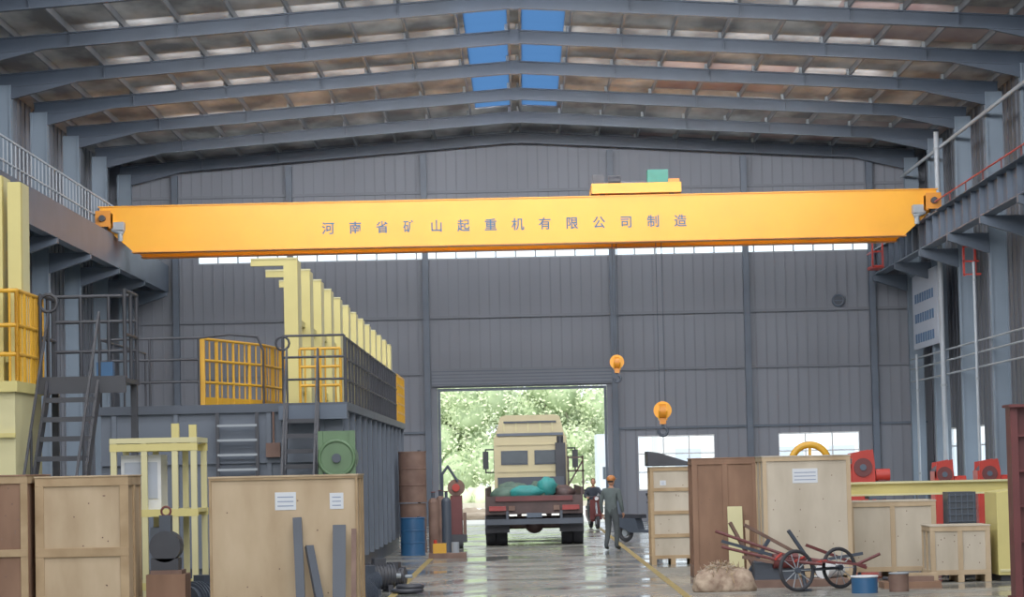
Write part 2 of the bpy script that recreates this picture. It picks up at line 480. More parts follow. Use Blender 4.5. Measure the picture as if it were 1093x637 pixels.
def hookblock(x, y, z, sc, nm):
    b = MB()
    for dx in (-.09, .09): b.cyl((x + dx * sc, y, 10.8), (x + dx * sc, y, z + .3 * sc), .014, 'steeld', 6)
    b.cyl((x - .1 * sc, y, z + .3 * sc), (x + .1 * sc, y, z + .3 * sc), .24 * sc, 'orange2', 20)
    for dx in (-.14, .11): b.prism([(y - .1 * sc, z + .0), (y + .1 * sc, z + .0), (y + .26 * sc, z + .3 * sc), (y + .15 * sc, z + .52 * sc), (y - .15 * sc, z + .52 * sc), (y - .26 * sc, z + .3 * sc)], 'x', x + dx * sc, x + (dx + .03) * sc, 'orange')
    b.cyl((x, y - .05 * sc, z + .32 * sc), (x, y + .05 * sc, z + .32 * sc), .29 * sc, 'orange', 24)
    b.cyl((x, y - .07 * sc, z + .32 * sc), (x, y + .07 * sc, z + .32 * sc), .08 * sc, 'dred', 14)
    b.box(x - .1 * sc, x + .1 * sc, y - .07 * sc, y + .07 * sc, z - .12 * sc, z + .1 * sc, 'orange2')
    b.cyl((x, y, z - .1 * sc), (x, y, z - .2 * sc), .05 * sc, 'steeld', 12)
    b.torus((x, y, z - .35 * sc), (0, 1, 0), .14 * sc, .05 * sc, 'steeld', 20, 8, -math.pi * 1.0 - .3, math.pi * .5)
    b.done(nm, parent=crane)
hookblock(4.5, 90.35, 3.45, 1.0, 'hook_block_main')
hookblock(3.07, 90.35, 5.1, .8, 'hook_block_aux')
tx = bpy.data.curves.new('girder_lettering', 'FONT')
tx.body = "河南省矿山起重机有限公司制造"
tx.size = .41; tx.space_character = 3.2; tx.align_x = 'CENTER'; tx.extrude = .004; tx.offset = .006
tx.materials.append(M['blue'])
to = bpy.data.objects.new('girder_lettering', tx); scene.collection.objects.link(to)
to.parent = crane; to.location = (-.45, 88.99 - 90, 9.6 - 9.76); to.rotation_euler = (math.pi / 2, 0, 0)

# ------------------------------------------------------------------ railings helper
def rail(b, pts, z0, h, k, r=.022, step=1.0, mids=(0.5,), kick=False, balu=0):
    for p, q in zip(pts[:-1], pts[1:]):
        L = math.dist(p, q); n = max(1, round(L / step))
        for i in range(n + 1):
            t = i / n; x = p[0] + (q[0] - p[0]) * t; y = p[1] + (q[1] - p[1]) * t
            b.cyl((x, y, z0), (x, y, z0 + h), r, k, 8)
        for m in list(mids) + [1.0]:
            b.cyl((p[0], p[1], z0 + h * m), (q[0], q[1], z0 + h * m), r, k, 8)
        if balu:
            n = max(1, round(L / balu))
            for i in range(n):
                t = (i + .5) / n; x = p[0] + (q[0] - p[0]) * t; y = p[1] + (q[1] - p[1]) * t
                b.cyl((x, y, z0), (x, y, z0 + h), r * .6, k, 6)
        if kick: b.bar((p[0], p[1], z0 + .08), (q[0], q[1], z0 + .08), .02, .15, k)

plat = empty('steel_work_platform', (-5.2, 60, 0))
b = MB()
b.box(-7.5, -3.2, 50, 74, 0.35, 3.1, 'body')
b.box(-7.6, -3.1, 49.9, 74.1, 3.1, 3.25, 'steeld')
b.box(-7.5, -3.3, 50.1, 73.9, 0, .35, 'steeld')
for i in range(13):
    y = 50.3 + i * 1.95
    b.box(-3.2, -3.12, y, y + .08, .35, 3.1, 'body')
for x in (-7.3, -6.2, -4.55, -3.6): b.box(x, x + .08, 49.93, 50, .35, 3.1, 'body')
b.box(-7.5, -3.2, 49.92, 50, 2.2, 2.28, 'body')
b.done('body', parent=plat)
b = MB()
for x in (-5.4, -4.7): b.box(x - .03, x + .03, 49.7, 49.78, 0, 3.1, 'black')
for i in range(11): b.box(-5.4, -4.7, 49.68, 49.8, .25 + i * .26, .29 + i * .26, 'steell')
b.box(-4.55, -4.3, 49.75, 49.93, 2.3, 2.55, 'rust'); b.cyl((-4.42, 49.85, 2.55), (-4.42, 49.85, 3.1), .02, 'rust', 6)
b.done('ladder', parent=plat)
b = MB()
rail(b, [(-7.5, 50.05), (-5.75, 50.05)], 3.25, 1.2, 'black', step=.9, mids=(.35, .68))
rail(b, [(-7.5, 50.05), (-7.5, 56)], 3.25, 1.2, 'black', step=1.5)
rail(b, [(-4.25, 50.05), (-3.15, 50.05)], 3.25, 1.2, 'black', step=1.1, mids=(.35, .68))
rail(b, [(-3.13, 50.05), (-3.13, 70)], 3.25, 1.15, 'black', step=1.0, mids=(.35, .68), balu=.5)
b.torus((-4.25 + .0, 50.05, 4.32), (0, 1, 0), .12, .022, 'black', 12, 6)
b.pipe([(-5.75, 50.05, 4.45), (-5.2, 50.05, 4.5), (-4.7, 50.05, 4.45), (-4.6, 50.05, 4.2), (-4.6, 50.05, 3.25)], .022, 'black')
b.done('railing_black', parent=plat)
b = MB()
rail(b, [(-5.75, 50.3), (-4.9, 53.5), (-4.5, 58)], 3.25, 1.2, 'yellow', r=.026, step=.9, mids=(.35, .68), balu=.3, kick=True)
rail(b, [(-4.1, 52.0), (-3.35, 52.0)], 3.25, 1.05, 'yellow', r=.026, step=.4, mids=(.35, .68), balu=.2)
b.box(-5.78, -5.66, 50.2, 50.3, 3.25, 4.45, 'yellow')
rail(b, [(-3.13, 70), (-3.13, 74)], 3.25, 1.15, 'yellow', r=.035, step=.8, mids=(.2, .4, .6, .8), balu=.2)
b.done('railing_yellow', parent=plat)

def stair(xl, xr, ytop, ybot, ztop, n, lean=0.0, k='black'):
    b = MB()
    for x in (xl, xr):
        b.bar((x, ytop, ztop), (x + lean, ybot, 0.0), .04, .2, k)
        b.bar((x, ytop, ztop + 1.0), (x + lean, ybot, 1.0), .035, .035, k)
        for t in (0, .5, .97):
            p = Vector((x, ytop, ztop)).lerp(Vector((x + lean, ybot, 0)), t)
            b.cyl(p, p + Vector((0, 0, 1.0)), .02, k, 8)
    for i in range(1, n):
        t = i / n; dx = lean * t; y = ytop + (ybot - ytop) * t; z = ztop * (1 - t)
        b.box(xl + dx, xr + dx, y - .12, y + .12, z - .02, z + .02, 'steel')
        b.box(xl + dx, xr + dx, y - .125, y - .115, z - .05, z + .025, k)
    return b
b = stair(-4.15, -3.6, 49.7, 47.6, 3.2, 12, 0.0)
b.box(-4.3, -3.1, 49.6, 49.95, 2.95, 3.2, 'steel')
b.done('platform_stair', parent=plat)

b = stair(-7.0, -6.25, 41.6, 39.3, 3.45, 12, -.15)
b.box(-7.15, -5.85, 41.5, 43, 3.4, 3.47, 'black'); b.box(-7.15, -5.85, 41.48, 41.55, 3.25, 3.5, 'black')
rail(b, [(-5.87, 41.6), (-5.87, 42.9)], 3.47, 1.3, 'black', r=.03, step=.65)
rail(b, [(-5.87, 42.9), (-7.15, 42.9)], 3.47, 1.3, 'black', r=.028, step=.5, mids=(.35, .7))
rail(b, [(-7.12, 42.9), (-7.12, 41.6)], 3.47, 1.25, 'black', r=.028, step=.6)
b.torus((-7.0, 41.6, 4.6), (0, 1, 0), .13, .028, 'black', 14, 6)
for x in (-7.1, -5.9):
    b.box(x - .05, x + .05, 42.7, 42.8, 0, 3.4, 'black')
b.box(-6.45, -6.2, 42.6, 42.8, 3.47, 3.75, 'bluep')
b.done('access_stair')

near = empty('cream_press_machine', (-8.2, 41, 0))
b = MB()
b.box(-9.6, -7.22, 40, 42.2, 0, 3.25, 'creamp'); b.box(-9.7, -7.17, 39.9, 42.3, 3.25, 3.4, 'cream')
for z in (1.2, 2.6): b.box(-9.62, -7.21, 39.93, 40, z, z + .06, 'cream')
b.done('body', parent=near)
b = MB()
rail(b, [(-9.5, 40.1), (-7.2, 40.1), (-7.2, 42.2)], 3.4, 1.3, 'yellow', r=.032, step=.55, mids=(.3, .62), balu=.2)
b.done('railing', parent=near)
b = MB()
for x0, x1, z1 in ((-7.39, -7.2, 6.3), (-7.66, -7.47, 6.4), (-8.0, -7.8, 6.45)):
    b.box(x0, x1, 40.5, 40.65, 3.4, z1, 'cream'); b.box(x1 - .03, x1, 40.65, 41.2, 3.4, z1, 'creamp')
b.box(-8.0, -7.25, 40.66, 40.74, 3.7, 3.8, 'cream')
b.done('stiffener_fins', parent=near)

up = empty('cream_upright_frames', (-4.3, 70, 0))
b = MB()
for i in range(13):
    y = 53.0 + 3.1 * i; zt = 6.05
    zb = 3.26 if y < 73 else 0.0
    b.box(-4.46, -4.2, y, y + .12, zb, zt, 'cream')
    b.box(-4.24, -4.20, y + .12, y + .9, zb, zt, 'creamp')
    L = .62 if i < 4 else .05
    if i < 4: b.box(-4.46 - L, -4.46, y, y + .12, zt - .12, zt, 'cream')
    b.box(-4.46 - L, -4.19, y - .02, y + .14, zt, zt + .03, 'creamp')
b.box(-4.4, -4.3, 53.2, 89.5, 3.6, 3.75, 'cream'); b.box(-4.4, -4.3, 53.2, 89.5, 4.9, 5.0, 'cream')
b.done('frames', parent=up)

b = MB()
b.cyl((-3.22, 48.5, 2.25), (-3.22, 49.5, 2.25), .32, 'green2', 28)
b.torus((-3.22, 48.5, 2.25), (0, 1, 0), .3, .03, 'green2')
b.cyl((-3.22, 48.44, 2.25), (-3.22, 48.52, 2.25), .08, 'steeld', 12)
b.box(-3.5, -2.94, 48.6, 48.68, 2.5, 2.72, 'green2'); b.box(-3.0, -2.9, 48.55, 48.7, 1.8, 2.72, 'green2'); b.box(-3.54, -3.46, 48.55, 48.7, 1.8, 2.72, 'green2')
for y in (48.7, 49.3):
    b.box(-3.5, -2.9, y - .05, y + .05, 1.78, 1.97, 'steel')
    for x in (-3.45, -2.95): b.box(x - .04, x + .04, y - .04, y + .04, 0, 1.8, 'steel')
b.done('green_tank')

# ------------------------------------------------------------------ crates
def crate(name, x0, x1, y0, y1, z1, face='ply', bat='batten', t=.09, vm=1, hm=0, labels=()):
    b = MB(); zb = .12
    for x in (x0 + .05, (x0 + x1) / 2, x1 - .05): b.box(x - .05, x + .05, y0, y1, 0, zb, bat)
    e = .025
    b.box(x0 + e, x1 - e, y0 + e, y1 - e, zb, z1 - .02, face)
    b.box(x0 - .01, x1 + .01, y0 - .01, y1 + .01, z1 - .02, z1, face)
    for (ya, yb) in ((y0, y0 + e), (y1 - e, y1)):
        b.box(x0, x1, ya, yb, zb, zb + t, bat); b.box(x0, x1, ya, yb, z1 - .02 - t, z1 - .02, bat)
        for x in [x0 + t / 2, x1 - t / 2] + [x0 + (x1 - x0) * i / (vm + 1) for i in range(1, vm + 1)]:
            b.box(x - t / 2, x + t / 2, ya, yb, zb + t, z1 - .02 - t, bat)
        for j in range(1, hm + 1):
            z = zb + (z1 - zb) * j / (hm + 1); b.box(x0, x1, ya - .004, yb + .004, z - t / 2, z + t / 2, bat)
    for (xa, xb) in ((x0, x0 + e), (x1 - e, x1)):
        b.box(xa - .001, xb + .001, y0 + e, y1 - e, zb, zb + t, bat); b.box(xa - .001, xb + .001, y0 + e, y1 - e, z1 - .02 - t, z1 - .02, bat)
        b.box(xa - .001, xb + .001, (y0 + y1) / 2 - t / 2, (y0 + y1) / 2 + t / 2, zb + t, z1 - .02 - t, bat)
    for (lx, lz, w, h) in labels:
        b.box(lx, lx + w, y0 + e - .006, y0 + e - .001, lz, lz + h, 'label')
        for q in range(3): b.box(lx + .03, lx + w - .03, y0 + e - .008, y0 + e - .006, lz + h * (.2 + .25 * q), lz + h * (.26 + .25 * q), 'ink')
    random.seed(int(abs(x0) * 100))
    for q in range(12):
        x = random.uniform(x0 + .12, x1 - .12); z = random.uniform(.3, z1 - .15)
        b.cyl((x, y0 + e - .003, z), (x, y0 + e, z), .01, 'rust', 8)
    return b.done(name, bevel=.004)
crate('plywood_crate', -6.12, -4.95, 35.2, 36.4, 2.03, vm=0, hm=1, t=.11)
crate('plywood_crate', -6.62, -6.16, 34.9, 36.6, 2.06, face='plyb', vm=0, hm=1, t=.09)
crate('plywood_crate', -3.92, -2.07, 35.0, 36.3, 1.98, vm=0, t=.03, labels=((-3.1, 1.55, .26, .22), (-2.42, 1.55, .17, .2)))
crate('plywood_crate', 2.55, 3.42, 57, 58.2, 1.98, face='ply2', vm=0, hm=3, t=.07, labels=((2.75, 1.6, .12, .1),))
crate('plywood_crate', 2.98, 4.15, 50, 51.2, 2.12, face='plyb', bat='plyb', vm=1, t=.1)
crate('plywood_crate', 3.98, 5.45, 47, 48.4, 2.12, face='ply2', bat='ply', vm=0, t=.07, labels=((4.48, 1.66, .42, .24),))
crate('plywood_crate', 5.52, 7.0, 48, 49.3, 1.32, face='ply2', bat='ply', vm=1, t=.08)
crate('plywood_crate', 6.6, 7.58, 46, 47, .93, face='ply2', bat='ply', vm=1, t=.08)
b = MB(); b.bar((3.72, 49.75, .0), (3.72, 49.93, 1.25), .26, .02, 'creamp'); b.bar((3.93, 49.75, .0), (3.93, 49.93, 1.0), .07, .03, 'ply'); b.done('loose_boards')
b = MB()
b.prism([(2.5, 1.99), (3.45, 1.99), (3.45, 2.03), (2.75, 2.26), (2.5, 2.3)], 'y', 56.95, 58.2, 'black'); b.done('folded_tarpaulin', bevel=.02)
b = MB()
b.box(5.7, 9.6, 49.6, 50.0, 1.42, 1.6, 'cream'); b.box(5.65, 9.65, 49.5, 50.1, 1.6, 1.63, 'creamp'); b.box(5.65, 9.65, 49.5, 50.1, 1.39, 1.42, 'creamp')
for x in (6.2, 9.2):
    for dx in (-.25, .25): b.bar((x + dx * 1.3, 49.8, 0), (x + dx * .3, 49.8, 1.39), .06, .06, 'steel')
    b.box(x - .15, x + .15, 49.5, 50.1, 1.33, 1.39, 'steel')
b.done('steel_beam_on_trestles')
b = MB()
b.box(7.15, 7.62, 47.6, 48.2, .2, 1.45, 'steeld')
for i in range(5): b.box(7.17 + .1 * i, 7.185 + .1 * i, 47.57, 47.6, .95, 1.42, 'steel')
for i in range(5): b.box(7.15, 7.6, 47.575, 47.6, .95 + .11 * i, .962 + .11 * i, 'steel')
b.box(7.1, 7.67, 47.58, 48.22, 0, .2, 'black')
b.done('ventilated_cabinet')
b = MB()
b.prism([(7.7, .1), (8.2, .1), (8.2, 1.4), (8.1, 1.5), (7.7, 1.45)], 'y', 46, 47.2, 'cream'); b.box(7.72, 8.12, 45.98, 46, .15, .2, 'creamp'); b.box(8.12, 8.22, 45.97, 46.0, .1, 1.4, 'creamp'); b.box(7.75, 8.15, 46.1, 47.1, 0, .1, 'black')
b.done('cream_steel_housing', bevel=.01)
b = MB()
b.box(6.93, 7.03, 40, 40.4, 0.04, 2.72, 'dred'); b.box(7.25, 7.35, 40, 40.4, 0.04, 2.72, 'dred'); b.box(7.03, 7.25, 40.15, 40.2, 0.04, 2.72, 'dred'); b.box(6.9, 7.4, 39.9, 40.5, 0, .04, 'dred'); b.box(6.9, 7.4, 39.9, 40.5, 2.72, 2.76, 'dred')
for i in range(5): b.box(7.03, 7.25, 40.02, 40.38, .5 * i + .3, .5 * i + .33, 'dred')
b.done('dark_red_steel_column')

def redwinch(x0, x1, y, z1, name):
    b = MB(); xm = (x0 + x1) / 2; zc = z1 - .38
    for yy in (y, y + .8):
        b.prism([(x0, .1), (x1, .1), (x1 - .02, z1 - .3), (xm + .22, z1), (x0 + .05, z1 - .08)], 'y', yy, yy + .05, 'red')
        b.cyl((xm, yy - .03, zc), (xm, yy + .08, zc), .2, 'dred', 20)
        b.cyl((xm, yy - .05, zc), (xm, yy + .1, zc), .07, 'steel', 14)
    b.cyl((xm, y + .05, zc), (xm, y + .8, zc), .25, 'steeld', 24)
    b.cyl((x1, y + .1, z1 - .55), (x1 + .3, y + .1, z1 - .55), .13, 'red', 16)
    b.box(x0 - .1, x1 + .3, y - .1, y + .95, 0, .1, 'dred')
    b.box(x0, x0 + .08, y + .05, y + .8, .1, z1 - .3, 'red')
    b.box(x1 + .05, x1 + .2, y, y + .2, .1, z1 - .65, 'dred')
    b.done(name)
redwinch(6.95, 7.5, 60, 2.25, 'red_winch')
redwinch(10.5, 11.0, 72, 2.0, 'red_winch'); redwinch(11.6, 12.2, 72, 2.0, 'red_winch')
b = MB()
b.torus((6.15, 60.5, 1.98), (0, 1, 0), .4, .075, 'yellow', 30, 10); b.cyl((6.15, 60.45, 1.98), (6.15, 60.55, 1.98), .1, 'yellow', 14)
for a in range(5): b.bar((6.15, 60.5, 1.98), (6.15 + .4 * math.cos(a * 1.2566 + .3), 60.5, 1.98 + .4 * math.sin(a * 1.2566 + .3)), .06, .06, 'yellow')
b.box(5.75, 6.55, 60.1, 60.9, .0, .1, 'yellow')
for x in (5.9, 6.4): b.box(x - .05, x + .05, 60.25, 60.35, .1, 1.95, 'yellow'); b.box(x - .05, x + .05, 60.65, 60.75, .1, 1.95, 'yellow')
b.cyl((6.15, 60.2, 1.98), (6.15, 60.8, 1.98), .05, 'steeld', 12); b.box(5.85, 6.45, 60.25, 60.35, 1.95, 2.0, 'yellow'); b.box(5.85, 6.45, 60.65, 60.75, 1.95, 2.0, 'yellow')
b.done('yellow_sheave_stand')
b = MB()
b.box(8.7, 13.4, 78, 78.5, 1.15, 1.35, 'cream'); b.box(8.7, 13.4, 77.9, 78.6, 1.35, 1.4, 'creamp')
for x in (9.2, 11, 13): b.box(x - .1, x + .1, 78.0, 78.5, 0, 1.15, 'steel')
b.done('long_steel_girder')

b = MB()
for x in (-5.62, -5.2, -4.78, -4.52):
    for y in (38.6, 39.8): b.box(x - .04, x + .04, y - .04, y + .04, 0, 2.46, 'creamp')
for z in (.5, 1.5, 2.4):
    for y in (38.6, 39.8): b.box(-5.67, -4.47, y - .045, y + .045, z - .05, z + .05, 'cream')
b.box(-5.67, -4.47, 38.55, 39.85, 2.46, 2.53, 'creamp')
b.box(-5.66, -4.48, 38.66, 39.74, 1.5, 1.55, 'cream')
b.box(-4.82, -4.72, 38.56, 38.65, 2.53, 2.72, 'cream'); b.box(-4.58, -4.48, 38.56, 38.65, 2.53, 2.7, 'cream')
b.box(-5.55, -5.0, 38.8, 39.5, 1.55, 2.3, 'white')
b.box(-5.5, -5.05, 38.78, 38.8, 1.7, 2.2, 'sign')
b.box(-5.15, -4.85, 38.75, 39.5, .55, 1.3, 'body')
b.done('steel_rack')
def motor(name, x, y, z, r, L, k='black', ang=0.0):
    b = MB()
    b.cyl((x - L / 2, y, z + r + .06), (x + L / 2, y, z + r + .06), r, k, 24)
    for i in range(9):
        xx = x - L / 2 + L * (i + .5) / 9; b.cyl((xx - .008, y, z + r + .06), (xx + .008, y, z + r + .06), r * 1.1, k, 24)
    b.cyl((x + L / 2, y, z + r + .06), (x + L / 2 + .12, y, z + r + .06), r * .2, 'steell', 12)
    b.cyl((x - L / 2 - .06, y, z + r + .06), (x - L / 2, y, z + r + .06), r * .85, k, 20)
    b.box(x - .1, x + .1, y - .1, y + .1, z + 2 * r + .03, z + 2 * r + .16, k)
    for xx in (x - L * .3, x + L * .3): b.box(xx - .04, xx + .04, y - r, y + r, z, z + r * .6, k)
    return b.done(name, rotz=ang)
motor('electric_motor', -2.45, 47.0, 0, .2, .5, ang=.3)
motor('electric_motor', -2.25, 48.1, 0, .15, .4, ang=-.2)
motor('electric_motor', -2.6, 45.9, 0, .16, .4, 'steeld', ang=1.0)
motor('electric_motor', -4.3, 37.6, 0, .26, .5, 'steeld', ang=.9)
b = MB()
b.torus((-1.95, 46.2, .05), (0, 0, 1), .24, .035, 'black', 26, 8); b.torus((-1.9, 46.25, .11), (0, 0, 1), .2, .035, 'black', 26, 8)
b.torus((-1.95, 46.2, .035), (0, 0, 1), .15, .035, 'black', 26, 8)
b.done('cable_coil')
b = MB()
b.bar((-2.75, 34.55, 0), (-2.82, 34.93, 1.45), .11, .07, 'steeld'); b.bar((-2.45, 34.5, 0), (-2.68, 34.93, 1.1), .1, .06, 'steeld')
b.bar((-2.3, 34.5, 0), (-2.3, 34.93, 1.35), .16, .04, 'steeld'); b.bar((-2.12, 34.5, 0), (-2.12, 34.93, 1.3), .06, .04, 'rust')
b.done('leaning_steel_bars')
motor('gearbox_motor', -2.35, 38.4, 0, .24, .5, 'steeld', ang=1.2)
b = MB()
b.box(-4.85, -4.35, 36.0, 36.6, .0, .75, 'plyb'); b.box(-4.8, -4.4, 36.05, 36.55, .75, .8, 'rust')
b.cyl((-4.62, 36.1, 1.1), (-4.62, 36.5, 1.1), .2, 'black', 20); b.box(-4.8, -4.45, 36.1, 36.5, .8, .95, 'black'); b.box(-4.7, -4.55, 36.2, 36.4, 1.28, 1.5, 'steeld'); b.torus((-4.62, 36.3, 1.55), (0, 1, 0), .06, .015, 'dred', 14, 6)
b.done('chain_hoist_unit')

def drum(name, x, y, z, r, h, k):
    b = MB()
    b.cyl((x, y, z), (x, y, z + h), r, k, 28)
    for t in (0.01, .34, .66, .985): b.torus((x, y, z + h * t), (0, 0, 1), r, .015, k, 28, 6)
    b.cyl((x + r * .5, y, z + h), (x + r * .5, y, z + h + .03), .04, 'steeld', 10)
    return b.done(name)
drum('blue_oil_drum', -2.66, 66.8, 0, .29, .9, 'bluep')
drum('rusty_drum', -2.74, 69.3, 0, .32, 1.2, 'rust'); drum('rusty_drum', -2.74, 69.3, 1.23, .34, 1.25, 'rust')
for (x, y, k) in ((-2.12, 65.5, 'rust'), (-1.86, 67.0, 'steeld'), (-2.1, 70.4, 'rust')):
    b = MB(); b.cyl((x, y, 0), (x, y, 1.25), .115, k, 18); b.ell((x, y, 1.25), (.115, .115, .12), k); b.cyl((x, y, 1.34), (x, y, 1.5), .04, 'steeld', 10); b.torus((x, y, 1.5), (0, 0, 1), .05, .012, 'dred', 12, 6); b.done('gas_cylinder')
b = MB()
b.box(-2.35, -1.5, 72, 73, 0.15, .35, 'black')
for x in (-2.2, -1.65):
    b.cyl((x - .05, 72.1, .13), (x + .05, 72.1, .13), .13, 'rubber', 16); b.cyl((x - .05, 72.9, .13), (x + .05, 72.9, .13), .13, 'rubber', 16)
b.box(-2.3, -1.92, 72.1, 72.9, .35, 1.1, 'steel'); b.box(-1.58, -1.5, 72.2, 72.6, .35, .9, 'rust')
b.cyl((-1.75, 72.3, 1.55), (-1.75, 72.8, 1.55), .22, 'rust', 20); b.cyl((-1.75, 72.22, 1.55), (-1.75, 72.3, 1.55), .1, 'red', 14)
b.box(-1.9, -1.6, 72.3, 72.8, .35, 1.35, 'dred'); b.pipe([(-2.1, 72.3, 1.1), (-2.1, 72.3, 1.9), (-1.95, 72.3, 2.1), (-1.7, 72.3, 1.7)], .035, 'steeld')
b.done('hydraulic_pump_unit')
b = MB(); b.box(-2.2, -1.35, 64.0, 64.6, 0, .12, 'rust'); b.box(-2.1, -1.8, 64.1, 64.4, .12, .34, 'yellow'); b.cyl((-1.6, 64.3, .12), (-1.6, 64.3, .36), .09, 'steell', 14); b.cyl((-2.05, 64.2, .34), (-2.05, 64.2, .42), .04, 'red', 10); b.done('parts_tray')

# ------------------------------------------------------------------ handcart + debris on the right
b = MB()
def spokewheel(c, R, k='rubber'):
    c = Vector(c); b.torus(c, (.55, -1, .1), R, .03, k, 30, 8)
    ax = Vector((.55, -1, .1)).normalized(); a = ax.cross(Vector((0, 0, 1))).normalized(); d = a.cross(ax)
    b.cyl(c - ax * .06, c + ax * .06, .045, 'steeld', 12)
    for i in range(10):
        t = i * math.pi / 5; b.cyl(c, c + (a * math.cos(t) + d * math.sin(t)) * R, .008, 'steell', 6)
spokewheel((4.2, 43.8, .33), .3); spokewheel((4.95, 44.6, .33), .3)
b.cyl((4.2, 43.8, .33), (4.95, 44.6, .33), .025, 'steeld', 10)
b.pipe([(4.85, 44.2, .42), (4.1, 44.4, .55), (3.0, 44.5, .95)], .025, 'dred'); b.pipe([(4.6, 43.8, .42), (3.9, 43.9, .5), (3.05, 43.9, .72)], .025, 'dred')
for t in (.1, .35, .6): b.cyl((4.85 - t * 1.4, 44.25, .43 + t * .25), (4.6 - t * 1.2, 43.82, .42 + t * .15), .02, 'red', 8)
b.bar((4.1, 44.2, .5), (5.3, 44.3, .38), .4, .03, 'dred')
b.pipe([(5.2, 44.2, .4), (5.55, 44.2, .55)], .025, 'dred')
b.cyl((4.35, 44.0, .05), (4.3, 44.1, .45), .03, 'steeld', 8); b.cyl((4.25, 44, .02), (4.45, 44, .02), .02, 'steeld', 8)
b.done('two_wheel_handcart')
b = MB()
random.seed(5)
for (x0, z0, x1, z1, k) in ((3.2, .75, 4.2, .45, 'steeld'), (3.35, 1.05, 3.9, .0, 'rust'), (3.5, .0, 4.0, .75, 'steeld'), (4.6, .65, 5.6, .25, 'dred'), (4.3, .9, 4.9, .0, 'steeld'), (3.3, .3, 4.3, .02, 'rust'), (3.5, .5, 4.5, .3, 'rust'), (4.4, .35, 5.5, .5, 'steeld'), (3.6, 1.0, 4.4, .55, 'rust')):
    y = random.uniform(45.5, 46.3); b.bar((x0, y, z0), (x1, y + .2, z1), .06, .05, k)
b.box(3.4, 5.2, 45.5, 46.4, 0, .12, 'rust'); b.box(3.7, 4.4, 45.7, 46.3, .12, .4, 'steeld')
b.cyl((4.0, 45.65, .42), (4.4, 45.7, .42), .12, 'dred', 16); b.cyl((4.8, 45.7, .25), (5.1, 46.1, .25), .13, 'white', 16)
b.done('scrap_steel_heap')
b = MB()
b.ell((3.1, 44.7, .05), (.42, .4, .38), 'sack', 40, 20, .07); b.ell((2.9, 44.5, .08), (.28, .25, .26), 'sack', 30, 16, .09); b.ell((3.35, 44.55, .06), (.28, .25, .3), 'sack', 30, 16, .09)
for i in range(160):
    a = random.uniform(0, 6.28); r = random.uniform(0, .42); x = 3.1 + r * math.cos(a); y = 44.62 + r * .8 * math.sin(a); z = .06 + .36 * math.sqrt(max(0, 1 - (r / .45) ** 2))
    d = Vector((random.gauss(0, 1), random.gauss(0, 1), random.gauss(0, .5))).normalized() * .09
    b.bar(Vector((x, y, z)) - d, Vector((x, y, z + .02)) + d, .012, .006, random.choice(['straw', 'ply2', 'sack']))
b.v = [(p[0], p[1], max(0.001, p[2])) for p in b.v]
b.done('straw_sack_heap')
b = MB(); b.cyl((5.15, 43.0, 0), (5.15, 43.0, .24), .2, 'bluep', 22); b.torus((5.15, 43.0, .25), (0, 0, 1), .2, .015, 'white', 22, 6); b.cyl((5.7, 43.2, 0), (5.7, 43.2, .28), .15, 'rust', 20); b.torus((5.7, 43.2, .28), (0, 0, 1), .15, .012, 'steell', 20, 6); b.done('paint_buckets')
b = MB()
b.box(5.6, 6.5, 44.2, 44.9, 0, .1, 'plyb'); b.box(5.7, 6.4, 44.3, 44.5, .1, .18, 'rust'); b.box(6.0, 6.5, 44.55, 44.8, .1, .22, 'ply'); b.torus((5.8, 44.7, .14), (0, 0, 1), .14, .03, 'black', 18, 6); b.done('timber_offcuts')

# ------------------------------------------------------------------ truck
TX = .25
truck = empty('flatbed_truck', (TX, 78, 0))
b = MB()
b.box(TX - .45, TX - .33, 73.3, 87, .75, 1.0, 'chassis'); b.box(TX + .33, TX + .45, 73.3, 87, .75, 1.0, 'chassis')
b.box(TX - 1.27, TX + 1.27, 73.2, 83.6, 1.08, 1.22, 'chassis')
b.box(TX - 1.27, TX - 1.22, 73.2, 83.6, 1.22, 1.5, 'chassis'); b.box(TX + 1.22, TX + 1.27, 73.2, 83.6, 1.22, 1.5, 'chassis')
for i in range(8): b.box(TX - 1.2, TX + 1.2, 73.5 + i * 1.3, 73.6 + i * 1.3, .98, 1.1, 'chassis')
b.box(TX - 1.27, TX + 1.27, 73.12, 73.22, .82, 1.3, 'chassis')
b.box(TX - 1.0, TX + 1.0, 73.05, 73.12, 1.16, 1.28, 'dred'); b.box(TX - 1.25, TX + 1.25, 73.0, 73.1, .56, .7, 'steeld')
for sx in (-1, 1):
    b.box(TX + sx * .95 - .22, TX + sx * .95 + .22, 73.02, 73.12, .92, 1.04, 'tail')
    b.box(TX + sx * .58 - .08, TX + sx * .58 + .08, 73.04, 73.12, .92, 1.04, 'rust')
    b.box(TX + sx * .7 - .03, TX + sx * .7 + .03, 73.02, 73.1, .6, .9, 'steeld')
    b.box(TX + sx * .95 - .3, TX + sx * .95 + .3, 73.3, 73.34, .35, .85, 'rubber')
b.box(TX - .2, TX + .2, 73.03, 73.06, .73, .85, 'steel')
b.done('bed', parent=truck)
b = MB()
for y in (74.3, 75.65, 83.7):
    for sx in (-1, 1):
        xs = ((.72, 1.0), (1.02, 1.28)) if y < 80 else ((.95, 1.25),)
        for (a, c) in xs:
            b.cyl((TX + sx * a, y, .51), (TX + sx * c, y, .51), .51, 'rubber', 28); b.torus((TX + sx * (a + c) / 2, y, .50), (1, 0, 0), .43, .08, 'rubber', 28, 6)
        b.cyl((TX + sx * 1.2, y, .51), (TX + sx * 1.3, y, .51), .25, 'steell', 18)
    b.cyl((TX - 1, y, .51), (TX + 1, y, .51), .09, 'chassis', 12)
b.ell((TX, 74.3, .51), (.25, .25, .22), 'chassis')
b.done('wheels', parent=truck)
b = MB()
X0, X1 = TX - 1.13, TX + 1.05
